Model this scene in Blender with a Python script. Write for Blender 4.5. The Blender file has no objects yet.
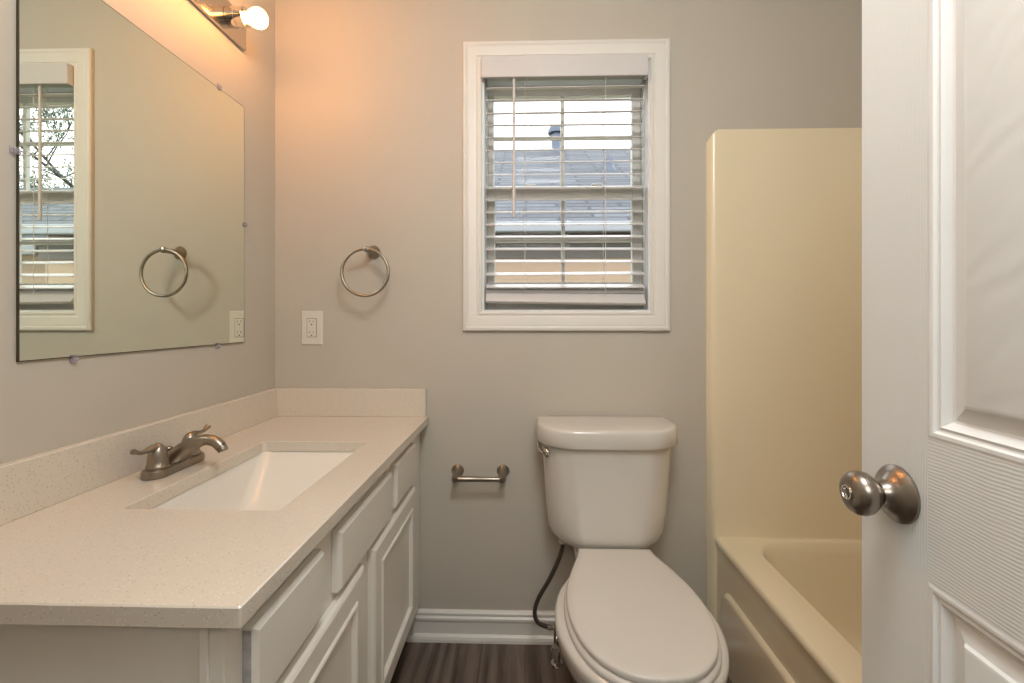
import bpy, bmesh, math, random
from mathutils import Vector, Matrix, Euler

PI = math.pi
S = bpy.context.scene
COL = S.collection

# ------------------------------------------------------------------ camera
FPX, CAM_H, CAM_D = 465.0, 1.175, 1.70
cam_d = bpy.data.cameras.new('camera')
cam = bpy.data.objects.new('camera', cam_d)
COL.objects.link(cam)
cam_d.sensor_width = 36.0
cam_d.lens = FPX / 1024 * 36.0
cam_d.shift_y = -23.5 / 1024
cam_d.clip_start = 0.02
cam_d.clip_end = 200
cam.location = (0, -CAM_D, CAM_H)
cam.rotation_euler = (PI / 2, 0, math.atan(13 / FPX))
S.camera = cam

# ------------------------------------------------------------------ world, lights, exposure
world = bpy.data.worlds.new('overcast_sky')
S.world = world
world.use_nodes = True
wn = world.node_tree
wn.nodes.clear()
wo = wn.nodes.new('ShaderNodeOutputWorld')
wb = wn.nodes.new('ShaderNodeBackground')
wb.inputs['Color'].default_value = (0.93, 0.965, 1.0, 1)
wb.inputs['Strength'].default_value = 4.0
wn.links.new(wb.outputs[0], wo.inputs[0])

S.view_settings.view_transform = 'Standard'
S.view_settings.look = 'None'
S.view_settings.gamma = 1.0
S.view_settings.use_curve_mapping = False
S.view_settings.exposure = 0.0
try:
    S.cycles.use_denoising = True
    S.cycles.max_bounces = 10
    S.cycles.diffuse_bounces = 5
    S.cycles.glossy_bounces = 5
    S.cycles.caustics_reflective = False
    S.cycles.caustics_refractive = False
    S.cycles.sample_clamp_indirect = 4.0
except Exception:
    pass


def area_light(name, loc, rot, sx, sy, power, color):
    d = bpy.data.lights.new(name, 'AREA')
    d.shape = 'RECTANGLE'
    d.size, d.size_y = sx, sy
    d.energy = power
    d.color = color
    o = bpy.data.objects.new(name, d)
    o.location = loc
    o.rotation_euler = rot
    COL.objects.link(o)
    return o


CEILING_FILL_POWER, HALL_FILL_POWER, BULB_STRENGTH = 28.5, 12.0, 46.0
gd = bpy.data.lights.new('ceiling_fill_light', 'POINT')      # added fill to lift the upper walls; no fixture is seen there
gd.energy = CEILING_FILL_POWER
gd.color = (0.95, 0.985, 1.0)
gd.shadow_soft_size = 0.18
go = bpy.data.objects.new('ceiling_fill_light', gd)
go.location = (0.10, -1.45, 2.24)
COL.objects.link(go)
area_light('hall_fill_light', (-0.02, -2.55, 2.05), (math.radians(62), 0, 0), 0.9, 0.6, HALL_FILL_POWER, (1.0, 0.99, 0.95))  # added soft fill from behind the camera, not a known hall lamp


# ------------------------------------------------------------------ materials
def new_mat(name):
    m = bpy.data.materials.new(name)
    m.use_nodes = True
    nt = m.node_tree
    return m, nt, nt.nodes['Principled BSDF']


def plain(name, col, rough=0.5, metal=0.0, spec=0.5, coat=0.0, noise=0.0, nscale=30, bump=0.0, bscale=200):
    m, nt, b = new_mat(name)
    b.inputs['Base Color'].default_value = (*col, 1)
    b.inputs['Roughness'].default_value = rough
    b.inputs['Metallic'].default_value = metal
    b.inputs['Specular IOR Level'].default_value = spec
    b.inputs['Coat Weight'].default_value = coat
    b.inputs['Coat Roughness'].default_value = 0.05
    tc = nt.nodes.new('ShaderNodeTexCoord')
    if noise > 0:
        n = nt.nodes.new('ShaderNodeTexNoise')
        n.inputs['Scale'].default_value = nscale
        n.inputs['Detail'].default_value = 4
        nt.links.new(tc.outputs['Object'], n.inputs['Vector'])
        r = nt.nodes.new('ShaderNodeValToRGB')
        r.color_ramp.elements[0].position = 0.3
        r.color_ramp.elements[1].position = 0.7
        r.color_ramp.elements[0].color = (*[c * (1 - noise) for c in col], 1)
        r.color_ramp.elements[1].color = (*[min(1, c * (1 + noise)) for c in col], 1)
        nt.links.new(n.outputs['Fac'], r.inputs[0])
        nt.links.new(r.outputs[0], b.inputs['Base Color'])
    if bump > 0:
        n2 = nt.nodes.new('ShaderNodeTexNoise')
        n2.inputs['Scale'].default_value = bscale
        n2.inputs['Detail'].default_value = 3
        nt.links.new(tc.outputs['Object'], n2.inputs['Vector'])
        bp = nt.nodes.new('ShaderNodeBump')
        bp.inputs['Strength'].default_value = bump
        bp.inputs['Distance'].default_value = 0.001
        nt.links.new(n2.outputs['Fac'], bp.inputs['Height'])
        nt.links.new(bp.outputs[0], b.inputs['Normal'])
    return m


M = {}
M['wall'] = plain('wall_paint', (0.54, 0.50, 0.43), 0.55, spec=0.3, noise=0.012, nscale=6, bump=0.12, bscale=140)
M['ceiling'] = plain('ceiling_paint', (0.78, 0.77, 0.74), 0.7, noise=0.01)
M['trim'] = plain('white_trim_paint', (0.76, 0.735, 0.68), 0.35, noise=0.012, nscale=12)
M['door_bead'] = plain('door_bead_highlight', (0.82, 0.83, 0.82), 0.30, noise=0.006, nscale=12)  # whiter than the door leaf: the bead's highlight is put into its colour
M['cabinet'] = plain('cabinet_paint', (0.80, 0.765, 0.70), 0.33, noise=0.012, nscale=15)
M['raw_edge'] = plain('bare_drawer_edge', (0.42, 0.41, 0.40), 0.7, noise=0.25, nscale=60)
M['porcelain'] = plain('porcelain', (0.665, 0.63, 0.575), 0.12, spec=0.55, coat=0.5, noise=0.006, nscale=5)
M['sink'] = plain('white_porcelain', (0.80, 0.765, 0.70), 0.10, spec=0.55, coat=0.5, noise=0.005, nscale=5)
M['seat'] = plain('toilet_seat_plastic', (0.645, 0.61, 0.56), 0.26, noise=0.006, nscale=5)
M['tub'] = plain('bone_fiberglass', (0.865, 0.755, 0.55), 0.22, spec=0.5, coat=0.25, noise=0.01, nscale=4)
M['nickel'] = plain('brushed_nickel', (0.335, 0.29, 0.24), 0.33, metal=1.0, noise=0.05, nscale=80)
M['nickel_dark'] = plain('aged_nickel', (0.32, 0.28, 0.24), 0.28, metal=1.0, noise=0.05, nscale=60)
M['chrome'] = plain('polished_chrome', (0.72, 0.69, 0.65), 0.07, metal=1.0, noise=0.01)
M['chrome_plate'] = plain('satin_chrome_plate', (0.60, 0.56, 0.52), 0.16, metal=1.0, noise=0.01)
M['mirror'] = plain('mirror_silver', (0.84, 0.89, 0.79), 0.0, metal=1.0, noise=0.002)
M['dark_edge'] = plain('mirror_edge', (0.055, 0.04, 0.02), 0.35, noise=0.1)
M['blind'] = plain('blind_white_vinyl', (0.63, 0.61, 0.60), 0.38, noise=0.01, nscale=10)
M['cord'] = plain('blind_cord', (0.70, 0.68, 0.63), 0.7, noise=0.03)
M['sash'] = plain('window_sash_white', (0.70, 0.69, 0.65), 0.45, noise=0.03, nscale=10)
M['jamb'] = plain('window_jamb_white', (0.74, 0.76, 0.76), 0.4, noise=0.012, nscale=10)
M['track'] = plain('window_track_vinyl', (0.55, 0.55, 0.53), 0.5, noise=0.05)
M['plate'] = plain('outlet_white', (0.74, 0.70, 0.63), 0.3, noise=0.005)
M['slot'] = plain('outlet_slot', (0.05, 0.045, 0.04), 0.5, noise=0.05)
M['rubber'] = plain('braided_hose', (0.055, 0.042, 0.034), 0.45, noise=0.25, nscale=400, bump=0.5, bscale=500)
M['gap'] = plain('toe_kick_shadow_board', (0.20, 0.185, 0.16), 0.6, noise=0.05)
M['siding_wall'] = plain('hall_paint', (0.60, 0.57, 0.52), 0.6, noise=0.01)
M['fascia'] = plain('painted_fascia', (0.20, 0.208, 0.218), 0.5, noise=0.02)
M['frieze'] = plain('brown_soffit_shade', (0.10, 0.085, 0.07), 0.6, noise=0.08)  # brown of soffit and frieze, darkened to include the shade under the eave
M['pipe'] = plain('galvanised_vent', (0.085, 0.10, 0.13), 0.35, metal=0.6, noise=0.05)
M['bark'] = plain('tree_bark', (0.05, 0.042, 0.036), 0.9, noise=0.25, nscale=12)
M['leaf'] = plain('tree_leaves', (0.105, 0.122, 0.10), 0.6, noise=0.4, nscale=1.2)
M['leaf2'] = plain('needle_leaves', (0.075, 0.105, 0.085), 0.6, noise=0.4, nscale=1.2)
M['ground'] = plain('lawn', (0.10, 0.13, 0.06), 0.9, noise=0.4, nscale=1.5, bump=0.6, bscale=12)


def mat_bulb():
    m, nt, b = new_mat('lit_bulb_glass')
    b.inputs['Base Color'].default_value = (0.9, 0.88, 0.82, 1)
    b.inputs['Roughness'].default_value = 0.25
    b.inputs['Emission Color'].default_value = (1.0, 0.40, 0.095, 1)
    b.inputs['Emission Strength'].default_value = BULB_STRENGTH
    return m


M['bulb'] = mat_bulb()


def mat_clear(name, tint, gloss=0.06, rough=0.0):
    m = bpy.data.materials.new(name)
    m.use_nodes = True
    nt = m.node_tree
    nt.nodes.clear()
    out = nt.nodes.new('ShaderNodeOutputMaterial')
    mix = nt.nodes.new('ShaderNodeMixShader')
    t = nt.nodes.new('ShaderNodeBsdfTransparent')
    g = nt.nodes.new('ShaderNodeBsdfGlossy')
    t.inputs['Color'].default_value = (*tint, 1)
    g.inputs['Roughness'].default_value = rough
    mix.inputs[0].default_value = gloss
    nt.links.new(t.outputs[0], mix.inputs[1])
    nt.links.new(g.outputs[0], mix.inputs[2])
    nt.links.new(mix.outputs[0], out.inputs[0])
    return m


M['glass'] = mat_clear('window_glass', (0.985, 0.99, 0.99), 0.006)
M['clip'] = mat_clear('clear_plastic', (0.93, 0.92, 0.95), 0.22, 0.25)
for n_ in M['clip'].node_tree.nodes:
    if n_.type == 'BSDF_GLOSSY':
        df = M['clip'].node_tree.nodes.new('ShaderNodeBsdfDiffuse')
        df.inputs['Color'].default_value = (0.62, 0.60, 0.66, 1)
        for l_ in list(n_.outputs[0].links):
            M['clip'].node_tree.links.new(df.outputs[0], l_.to_socket)
        break


def mat_quartz():
    m, nt, b = new_mat('speckled_quartz')
    N, L = nt.nodes, nt.links
    b.inputs['Roughness'].default_value = 0.16
    b.inputs['Coat Weight'].default_value = 0.2
    tc = N.new('ShaderNodeTexCoord')
    base = (0.685, 0.618, 0.525)

    def specks(scale, lo, hi):
        v = N.new('ShaderNodeTexVoronoi')
        v.inputs['Scale'].default_value = scale
        v.inputs['Randomness'].default_value = 1
        L.new(tc.outputs['Object'], v.inputs['Vector'])
        r = N.new('ShaderNodeMapRange')
        r.inputs['From Min'].default_value = lo
        r.inputs['From Max'].default_value = hi
        r.inputs['To Min'].default_value = 1
        r.inputs['To Max'].default_value = 0
        L.new(v.outputs['Distance'], r.inputs['Value'])
        # only some of the cells carry a grain
        s = N.new('ShaderNodeSeparateColor')
        L.new(v.outputs['Color'], s.inputs[0])
        g = N.new('ShaderNodeMath')
        g.operation = 'GREATER_THAN'
        g.inputs[1].default_value = 0.80
        L.new(s.outputs[0], g.inputs[0])
        mu = N.new('ShaderNodeMath')
        mu.operation = 'MULTIPLY'
        L.new(r.outputs[0], mu.inputs[0])
        L.new(g.outputs[0], mu.inputs[1])
        return mu
    a = specks(230, 0.12, 0.30)
    c = specks(300, 0.2, 0.34)
    m1 = N.new('ShaderNodeMix')
    m1.data_type = 'RGBA'
    m1.inputs[6].default_value = (*base, 1)
    m1.inputs[7].default_value = (0.38, 0.335, 0.285, 1)
    L.new(a.outputs[0], m1.inputs[0])
    m2 = N.new('ShaderNodeMix')
    m2.data_type = 'RGBA'
    m2.inputs[7].default_value = (0.82, 0.79, 0.74, 1)
    L.new(c.outputs[0], m2.inputs[0])
    L.new(m1.outputs[2], m2.inputs[6])
    L.new(m2.outputs[2], b.inputs['Base Color'])
    return m


M['quartz'] = mat_quartz()


def mat_floor():
    m, nt, b = new_mat('dark_wood_planks')
    N, L = nt.nodes, nt.links
    b.inputs['Roughness'].default_value = 0.42
    tc = N.new('ShaderNodeTexCoord')
    sep = N.new('ShaderNodeSeparateXYZ')
    L.new(tc.outputs['Object'], sep.inputs[0])
    comb = N.new('ShaderNodeCombineXYZ')
    L.new(sep.outputs['Y'], comb.inputs['X'])
    L.new(sep.outputs['X'], comb.inputs['Y'])
    br = N.new('ShaderNodeTexBrick')
    br.inputs['Color1'].default_value = (0.30, 0.30, 0.30, 1)
    br.inputs['Color2'].default_value = (0.72, 0.72, 0.72, 1)
    br.inputs['Mortar'].default_value = (0.02, 0.02, 0.02, 1)
    br.inputs['Scale'].default_value = 1.0
    br.inputs['Brick Width'].default_value = 1.22
    br.inputs['Row Height'].default_value = 0.152
    br.inputs['Mortar Size'].default_value = 0.0012
    L.new(comb.outputs[0], br.inputs['Vector'])
    # long rings of grain along the planks
    mp = N.new('ShaderNodeMapping')
    mp.inputs['Scale'].default_value = (30, 2.2, 1)
    L.new(tc.outputs['Object'], mp.inputs['Vector'])
    add = N.new('ShaderNodeVectorMath')
    add.operation = 'ADD'
    sc = N.new('ShaderNodeVectorMath')
    sc.operation = 'SCALE'
    sc.inputs['Scale'].default_value = 9
    L.new(br.outputs['Color'], sc.inputs[0])
    L.new(mp.outputs[0], add.inputs[0])
    L.new(sc.outputs[0], add.inputs[1])
    n1 = N.new('ShaderNodeTexNoise')
    n1.inputs['Scale'].default_value = 1.7
    n1.inputs['Detail'].default_value = 8
    n1.inputs['Roughness'].default_value = 0.62
    n1.inputs['Distortion'].default_value = 0.6
    L.new(add.outputs[0], n1.inputs['Vector'])
    w = N.new('ShaderNodeTexWave')
    w.wave_type = 'BANDS'
    w.bands_direction = 'X'
    w.inputs['Scale'].default_value = 0.16
    w.inputs['Distortion'].default_value = 14
    w.inputs['Detail'].default_value = 3
    w.inputs['Detail Scale'].default_value = 0.8
    L.new(add.outputs[0], w.inputs['Vector'])
    mx = N.new('ShaderNodeMath')
    mx.operation = 'MULTIPLY_ADD'
    mx.inputs[1].default_value = 0.32
    L.new(w.outputs['Fac'], mx.inputs[0])
    L.new(n1.outputs['Fac'], mx.inputs[2])
    r = N.new('ShaderNodeValToRGB')
    r.color_ramp.elements[0].position = 0.35
    r.color_ramp.elements[0].color = (0.055, 0.037, 0.028, 1)
    r.color_ramp.elements[1].position = 0.95
    r.color_ramp.elements[1].color = (0.27, 0.20, 0.16, 1)
    L.new(mx.outputs[0], r.inputs[0])
    mul = N.new('ShaderNodeMix')
    mul.data_type = 'RGBA'
    mul.blend_type = 'MULTIPLY'
    mul.inputs[0].default_value = 0.55
    L.new(r.outputs[0], mul.inputs[6])
    L.new(br.outputs['Color'], mul.inputs[7])
    L.new(mul.outputs[2], b.inputs['Base Color'])
    bp = N.new('ShaderNodeBump')
    bp.inputs['Strength'].default_value = 0.25
    bp.inputs['Distance'].default_value = 0.001
    L.new(mx.outputs[0], bp.inputs['Height'])
    L.new(bp.outputs[0], b.inputs['Normal'])
    return m


M['floor'] = mat_floor()


def mat_grain(name, axis):
    """white door paint over an embossed wood grain; axis = direction across the grain"""
    m, nt, b = new_mat(name)
    N, L = nt.nodes, nt.links
    b.inputs['Base Color'].default_value = (0.775, 0.795, 0.785, 1)
    b.inputs['Roughness'].default_value = 0.38
    tc = N.new('ShaderNodeTexCoord')
    mp = N.new('ShaderNodeMapping')
    mp.inputs['Scale'].default_value = (1, 1, 1)
    L.new(tc.outputs['Object'], mp.inputs['Vector'])
    w = N.new('ShaderNodeTexWave')
    w.wave_type = 'BANDS'
    w.bands_direction = axis
    w.inputs['Scale'].default_value = 85 if axis != 'DIAGONAL' else 14
    w.inputs['Distortion'].default_value = 4.0 if axis != 'DIAGONAL' else 9
    w.inputs['Detail'].default_value = 2
    w.inputs['Detail Scale'].default_value = 0.25 if axis != 'DIAGONAL' else 0.7
    L.new(mp.outputs[0], w.inputs['Vector'])
    bp = N.new('ShaderNodeBump')
    bp.inputs['Strength'].default_value = 0.15 if axis != 'DIAGONAL' else 0.26
    bp.inputs['Distance'].default_value = 0.0012
    L.new(w.outputs['Fac'], bp.inputs['Height'])
    L.new(bp.outputs[0], b.inputs['Normal'])
    return m


M['door_v'] = mat_grain('door_paint_upright_grain', 'Y')
M['door_h'] = mat_grain('door_paint_level_grain', 'Z')
M['door_p'] = mat_grain('door_paint_panel_grain', 'DIAGONAL')


def mat_shingle():
    m, nt, b = new_mat('grey_roof_shingles')
    N, L = nt.nodes, nt.links
    b.inputs['Roughness'].default_value = 0.85
    tc = N.new('ShaderNodeTexCoord')
    br = N.new('ShaderNodeTexBrick')
    br.inputs['Color1'].default_value = (0.062, 0.067, 0.076, 1)
    br.inputs['Color2'].default_value = (0.108, 0.115, 0.128, 1)
    br.inputs['Mortar'].default_value = (0.028, 0.031, 0.038, 1)
    br.inputs['Scale'].default_value = 1.0
    br.inputs['Brick Width'].default_value = 0.9
    br.inputs['Row Height'].default_value = 0.15
    br.inputs['Mortar Size'].default_value = 0.03
    br.inputs['Mortar Smooth'].default_value = 0.5
    L.new(tc.outputs['Object'], br.inputs['Vector'])
    n = N.new('ShaderNodeTexNoise')
    n.inputs['Scale'].default_value = 9
    n.inputs['Detail'].default_value = 5
    L.new(tc.outputs['Object'], n.inputs['Vector'])
    mix = N.new('ShaderNodeMix')
    mix.data_type = 'RGBA'
    mix.blend_type = 'OVERLAY'
    mix.inputs[0].default_value = 0.35
    L.new(br.outputs['Color'], mix.inputs[6])
    L.new(n.outputs['Fac'], mix.inputs[7])
    L.new(mix.outputs[2], b.inputs['Base Color'])
    return m


M['shingle'] = mat_shingle()


def mat_siding():
    m, nt, b = new_mat('peach_lap_siding')
    N, L = nt.nodes, nt.links
    b.inputs['Base Color'].default_value = (0.34, 0.235, 0.155, 1)
    b.inputs['Roughness'].default_value = 0.6
    tc = N.new('ShaderNodeTexCoord')
    w = N.new('ShaderNodeTexWave')
    w.wave_profile = 'SAW'
    w.bands_direction = 'Z'
    w.inputs['Scale'].default_value = 1.6
    L.new(tc.outputs['Object'], w.inputs['Vector'])
    bp = N.new('ShaderNodeBump')
    bp.inputs['Strength'].default_value = 0.6
    bp.inputs['Distance'].default_value = 0.02
    L.new(w.outputs['Fac'], bp.inputs['Height'])
    L.new(bp.outputs[0], b.inputs['Normal'])
    return m


M['siding'] = mat_siding()


# ------------------------------------------------------------------ mesh helpers
def finish(name, bm, mats, parent=None, smooth=None, loc=None, rot=None):
    """link bm as ONE mesh object; with a parent the shape is given in the parent's space"""
    bmesh.ops.recalc_face_normals(bm, faces=bm.faces)
    me = bpy.data.meshes.new(name)
    bm.to_mesh(me)
    bm.free()
    if not isinstance(mats, (list, tuple)):
        mats = [mats]
    for mm in mats:
        me.materials.append(mm)
    if smooth is not None:
        me.polygons.foreach_set('use_smooth', [True] * len(me.polygons))
        me.set_sharp_from_angle(angle=math.radians(smooth))
    o = bpy.data.objects.new(name, me)
    COL.objects.link(o)
    if loc is not None:
        o.location = loc
    if rot is not None:
        o.rotation_euler = rot
    if parent is not None:
        o.parent = parent
    return o


def tag(o, label=None, cat=None, group=None, kind=None):
    if label:
        o['label'] = label
    if cat:
        o['category'] = cat
    if group:
        o['group'] = group
    if kind:
        o['kind'] = kind
    return o


def empty(name, loc, rotz=0.0):
    o = bpy.data.objects.new(name, None)
    o.empty_display_size = 0.05
    o.location = loc
    o.rotation_euler = (0, 0, rotz)
    COL.objects.link(o)
    return o


def box(bm, x0, x1, y0, y1, z0, z1, bevel=0.0, seg=2, mi=0):
    v = [bm.verts.new(p) for p in ((x0, y0, z0), (x1, y0, z0), (x1, y1, z0), (x0, y1, z0),
                                   (x0, y0, z1), (x1, y0, z1), (x1, y1, z1), (x0, y1, z1))]
    fs = [bm.faces.new([v[i] for i in q]) for q in
          ((0, 3, 2, 1), (4, 5, 6, 7), (0, 1, 5, 4), (1, 2, 6, 5), (2, 3, 7, 6), (3, 0, 4, 7))]
    for f in fs:
        f.material_index = mi
    if bevel > 0:
        es = list({e for f in fs for e in f.edges})
        r = bmesh.ops.bevel(bm, geom=es, offset=bevel, segments=seg, profile=0.5, affect='EDGES')
        for f in r['faces']:
            f.material_index = mi
    return bm


def loft(bm, loops, cap0=True, cap1=True, closed=True, ring=False, mi=0):
    """bridge equal-length loops of points"""
    vs = [[bm.verts.new(p) for p in lp] for lp in loops]
    n = len(vs[0])
    pairs = list(zip(vs[:-1], vs[1:]))
    if ring:
        pairs.append((vs[-1], vs[0]))
    for a, b in pairs:
        for i in range(n if closed else n - 1):
            j = (i + 1) % n
            try:
                f = bm.faces.new((a[i], a[j], b[j], b[i]))
                f.material_index = mi
            except ValueError:
                pass
    if cap0 and not ring:
        bm.faces.new(list(reversed(vs[0]))).material_index = mi
    if cap1 and not ring:
        bm.faces.new(vs[-1]).material_index = mi
    return vs


def lathe(bm, prof, mat=Matrix.Identity(4), n=32, cap0=True, cap1=True, mi=0):
    """prof: (radius, height) pairs turned about local Z, then moved by mat"""
    loops = []
    for r, h in prof:
        loops.append([mat @ Vector((r * math.cos(2 * PI * i / n), r * math.sin(2 * PI * i / n), h)) for i in range(n)])
    loft(bm, loops, cap0, cap1, mi=mi)
    return bm


def axis_mat(origin, direction):
    d = Vector(direction).normalized()
    q = d.to_track_quat('Z', 'Y')
    return Matrix.Translation(Vector(origin)) @ q.to_matrix().to_4x4()


def catmull(pts, per=8, closed=False):
    P = [Vector(p) for p in pts]
    out = []
    n = len(P)
    rng = range(n if closed else n - 1)
    for i in rng:
        if closed:
            p0, p1, p2, p3 = P[i - 1], P[i], P[(i + 1) % n], P[(i + 2) % n]
        else:
            p0 = P[i - 1] if i > 0 else P[0] * 2 - P[1]
            p1, p2 = P[i], P[i + 1]
            p3 = P[i + 2] if i + 2 < n else P[-1] * 2 - P[-2]
        for k in range(per):
            t = k / per
            out.append(0.5 * ((2 * p1) + (p2 - p0) * t + (2 * p0 - 5 * p1 + 4 * p2 - p3) * t * t + (3 * p1 - p0 - 3 * p2 + p3) * t ** 3))
    if not closed:
        out.append(P[-1].copy())
    return out


def tube(bm, pts, radii, n=12, closed=False, flat=1.0, up=(0, 0, 1), mi=0):
    """sweep a (possibly flattened) circle along pts; flat scales the section along its second axis"""
    P = [Vector(p) for p in pts]
    if isinstance(radii, (int, float)):
        radii = [radii] * len(P)
    loops = []
    upv = Vector(up)
    prev = None
    for i, p in enumerate(P):
        if closed:
            t = (P[(i + 1) % len(P)] - P[i - 1]).normalized()
        else:
            t = (P[min(i + 1, len(P) - 1)] - P[max(i - 1, 0)]).normalized()
        if prev is None:
            s = t.cross(upv)
            if s.length < 1e-4:
                s = t.cross(Vector((1, 0, 0)))
            s.normalize()
        else:
            s = (prev - t * prev.dot(t)).normalized()
        prev = s
        u = s.cross(t).normalized()
        loops.append([p + s * (radii[i] * math.cos(2 * PI * k / n)) + u * (radii[i] * flat * math.sin(2 * PI * k / n)) for k in range(n)])
    loft(bm, loops, not closed, not closed, ring=closed, mi=mi)
    return bm


def rrect(cx, cy, hx, hy, r, z, n=8, rs=None):
    """rounded rectangle loop, counter-clockwise from +x+y corner; rs = radii per corner (++ , -+ , -- , +-)"""
    rs = rs or (r, r, r, r)
    pts = []
    for (sx, sy, a0, rr) in ((1, 1, 0, rs[0]), (-1, 1, 90, rs[1]), (-1, -1, 180, rs[2]), (1, -1, 270, rs[3])):
        ox, oy = cx + sx * (hx - rr), cy + sy * (hy - rr)
        for k in range(n + 1):
            a = math.radians(a0 + 90 * k / n)
            pts.append(Vector((ox + rr * math.cos(a), oy + rr * math.sin(a), z)))
    return pts


def nested(bm, u0, u1, v0, v1, steps, to3, cap=True, cap_mi=0, mi=0):
    """nested rectangles (inset, height) in a plane; to3 maps (u, v, height) to a point"""
    loops = []
    for ins, h in steps:
        a, b, c, d = u0 + ins, u1 - ins, v0 + ins, v1 - ins
        loops.append([to3(a, c, h), to3(b, c, h), to3(b, d, h), to3(a, d, h)])
    vs = loft(bm, loops, False, False, mi=mi)
    if cap:
        bm.faces.new(vs[-1]).material_index = cap_mi
    return bm


# ------------------------------------------------------------------ room shell
XL, XR, YF, ZC = -0.927, 1.480, -1.740, 2.44
WX0, WX1, WZ0, WZ1 = -0.157, 0.455, 1.197, 2.118       # window opening


def struct(name, bm, m, parent=None):
    o = finish(name, bm, m, parent)
    if parent is None:
        o['kind'] = 'structure'
    return o


b = bmesh.new(); box(b, -1.6, 1.60, -3.6, 0.14, -0.06, 0.0)
struct('floor', b, M['floor'])
b = bmesh.new(); box(b, -1.6, 1.60, -3.6, 0.14, ZC, ZC + 0.06)
struct('ceiling', b, M['ceiling'])
b = bmesh.new()
box(b, XL - 0.1, WX0, 0, 0.14, 0, ZC); box(b, WX1, XR + 0.1, 0, 0.14, 0, ZC)
box(b, WX0, WX1, 0, 0.14, 0, WZ0); box(b, WX0, WX1, 0, 0.14, WZ1, ZC)
struct('wall_back', b, M['wall'])
b = bmesh.new(); box(b, XL - 0.1, XL, YF - 0.1, 0, 0, ZC)
struct('wall_left', b, M['wall'])
b = bmesh.new(); box(b, XR, XR + 0.1, YF - 0.1, 0, 0, ZC)
struct('wall_right', b, M['wall'])
DX0, DX1, DZ = -0.215, 0.425, 2.05                      # doorway in the front wall
b = bmesh.new()
box(b, XL, DX0, YF - 0.1, YF, 0, ZC); box(b, DX1, XR, YF - 0.1, YF, 0, ZC); box(b, DX0, DX1, YF - 0.1, YF, DZ, ZC)
struct('wall_front', b, M['wall'])
b = bmesh.new(); box(b, 0.69, XR, YF, -1.522, 0, ZC)
struct('wall_tub_end', b, M['wall'])
b = bmesh.new(); box(b, -1.6, -1.5, -3.6, YF - 0.1, 0, ZC)
struct('wall_hall_left', b, M['siding_wall'])
b = bmesh.new(); box(b, 1.5, 1.6, -3.6, YF - 0.1, 0, ZC)
struct('wall_hall_right', b, M['siding_wall'])
b = bmesh.new(); box(b, -1.6, 1.6, -3.7, -3.6, 0, ZC)
struct('wall_hall_rear', b, M['siding_wall'])

# baseboard: one profile swept along the back wall
prof = [(0.0, 0.0), (-0.026, 0.0), (-0.0255, 0.010), (-0.022, 0.019), (-0.017, 0.0235), (-0.0125, 0.025),
        (-0.0125, 0.066), (-0.0145, 0.070), (-0.0165, 0.074), (-0.0165, 0.082), (-0.012, 0.0865), (-0.0105, 0.089),
        (-0.0125, 0.092), (-0.0125, 0.098), (-0.008, 0.104), (0.0, 0.1065)]
b = bmesh.new()
loft(b, [[Vector((x, y, z)) for y, z in prof] for x in (-0.44, 0.664)])
struct('baseboard_back', b, M['trim'])

# ------------------------------------------------------------------ window
win = empty('window_1', (0, 0, 0)); win['kind'] = 'structure'
b = bmesh.new()
nested(b, -0.227, 0.522, 1.128, 2.181,
       [(0, 0), (0, 0.013), (0.004, 0.017), (0.012, 0.0185), (0.018, 0.0155), (0.022, 0.0165), (0.040, 0.0145), (0.050, 0.0125),
        (0.054, 0.0095), (0.058, 0.0095), (0.061, 0.0115), (0.066, 0.0115), (0.070, 0.008), (0.070, 0.0)],
       lambda u, v, h: Vector((u, -h, v)), cap=False)
finish('casing', b, M['trim'], win, smooth=20)
b = bmesh.new()                                         # jamb lining of the recess
t = 0.008
box(b, WX0, WX0 + t, 0, 0.139, WZ0, WZ1); box(b, WX1 - t, WX1, 0, 0.139, WZ0, WZ1)
box(b, WX0 + t, WX1 - t, 0, 0.139, WZ0, WZ0 + t); box(b, WX0 + t, WX1 - t, 0, 0.139, WZ1 - t, WZ1)
box(b, WX0 + t, WX1 - t, 0.045, 0.139, 2.066, WZ1 - t)
finish('jamb', b, M['jamb'], win)
for x0, x1 in ((WX0 + t, -0.142), (0.440, WX1 - t)):
    b = bmesh.new()
    for k in range(3):                                  # ribbed side track
        box(b, x0, x1, 0.046 + k * 0.028, 0.062 + k * 0.028, WZ0 + t, 2.066, 0.001, 1)
    finish('track', b, M['track'], win)


def sash(name, y, z0, z1, g, bar_z):
    x0, x1 = -0.142, 0.440
    gx0, gx1, gz0, gz1 = g
    b = bmesh.new()
    for a in ((x0, gx0, z0, z1), (gx1, x1, z0, z1), (gx0, gx1, z0, gz0), (gx0, gx1, gz1, z1)):
        box(b, a[0], a[1], y - 0.013, y + 0.013, a[2], a[3], 0.002, 1)
    xm = (gx0 + gx1) / 2
    box(b, xm - 0.007, xm + 0.007, y - 0.009, y + 0.009, gz0 - 0.002, gz1 + 0.002, 0.002, 1)
    box(b, gx0 - 0.002, gx1 + 0.002, y - 0.008, y + 0.008, bar_z - 0.007, bar_z + 0.007, 0.002, 1)
    s = finish(name, b, M['sash'], win)
    b = bmesh.new()
    box(b, gx0, gx1, y - 0.002, y + 0.002, gz0, gz1)
    finish('pane', b, M['glass'], s)
    return s


sash('upper_sash', 0.100, 1.640, 2.066, (-0.120, 0.408, 1.678, 2.026), 1.868)
low = sash('lower_sash', 0.068, WZ0 + t, 1.672, (-0.114, 0.402, 1.310, 1.626), 1.468)
for x in (0.02, 0.27):
    b = bmesh.new()
    box(b, x - 0.02, x + 0.02, 0.050, 0.068, 1.672, 1.680, 0.002, 1)
    finish('sash_lock', b, M['jamb'], low)

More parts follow.
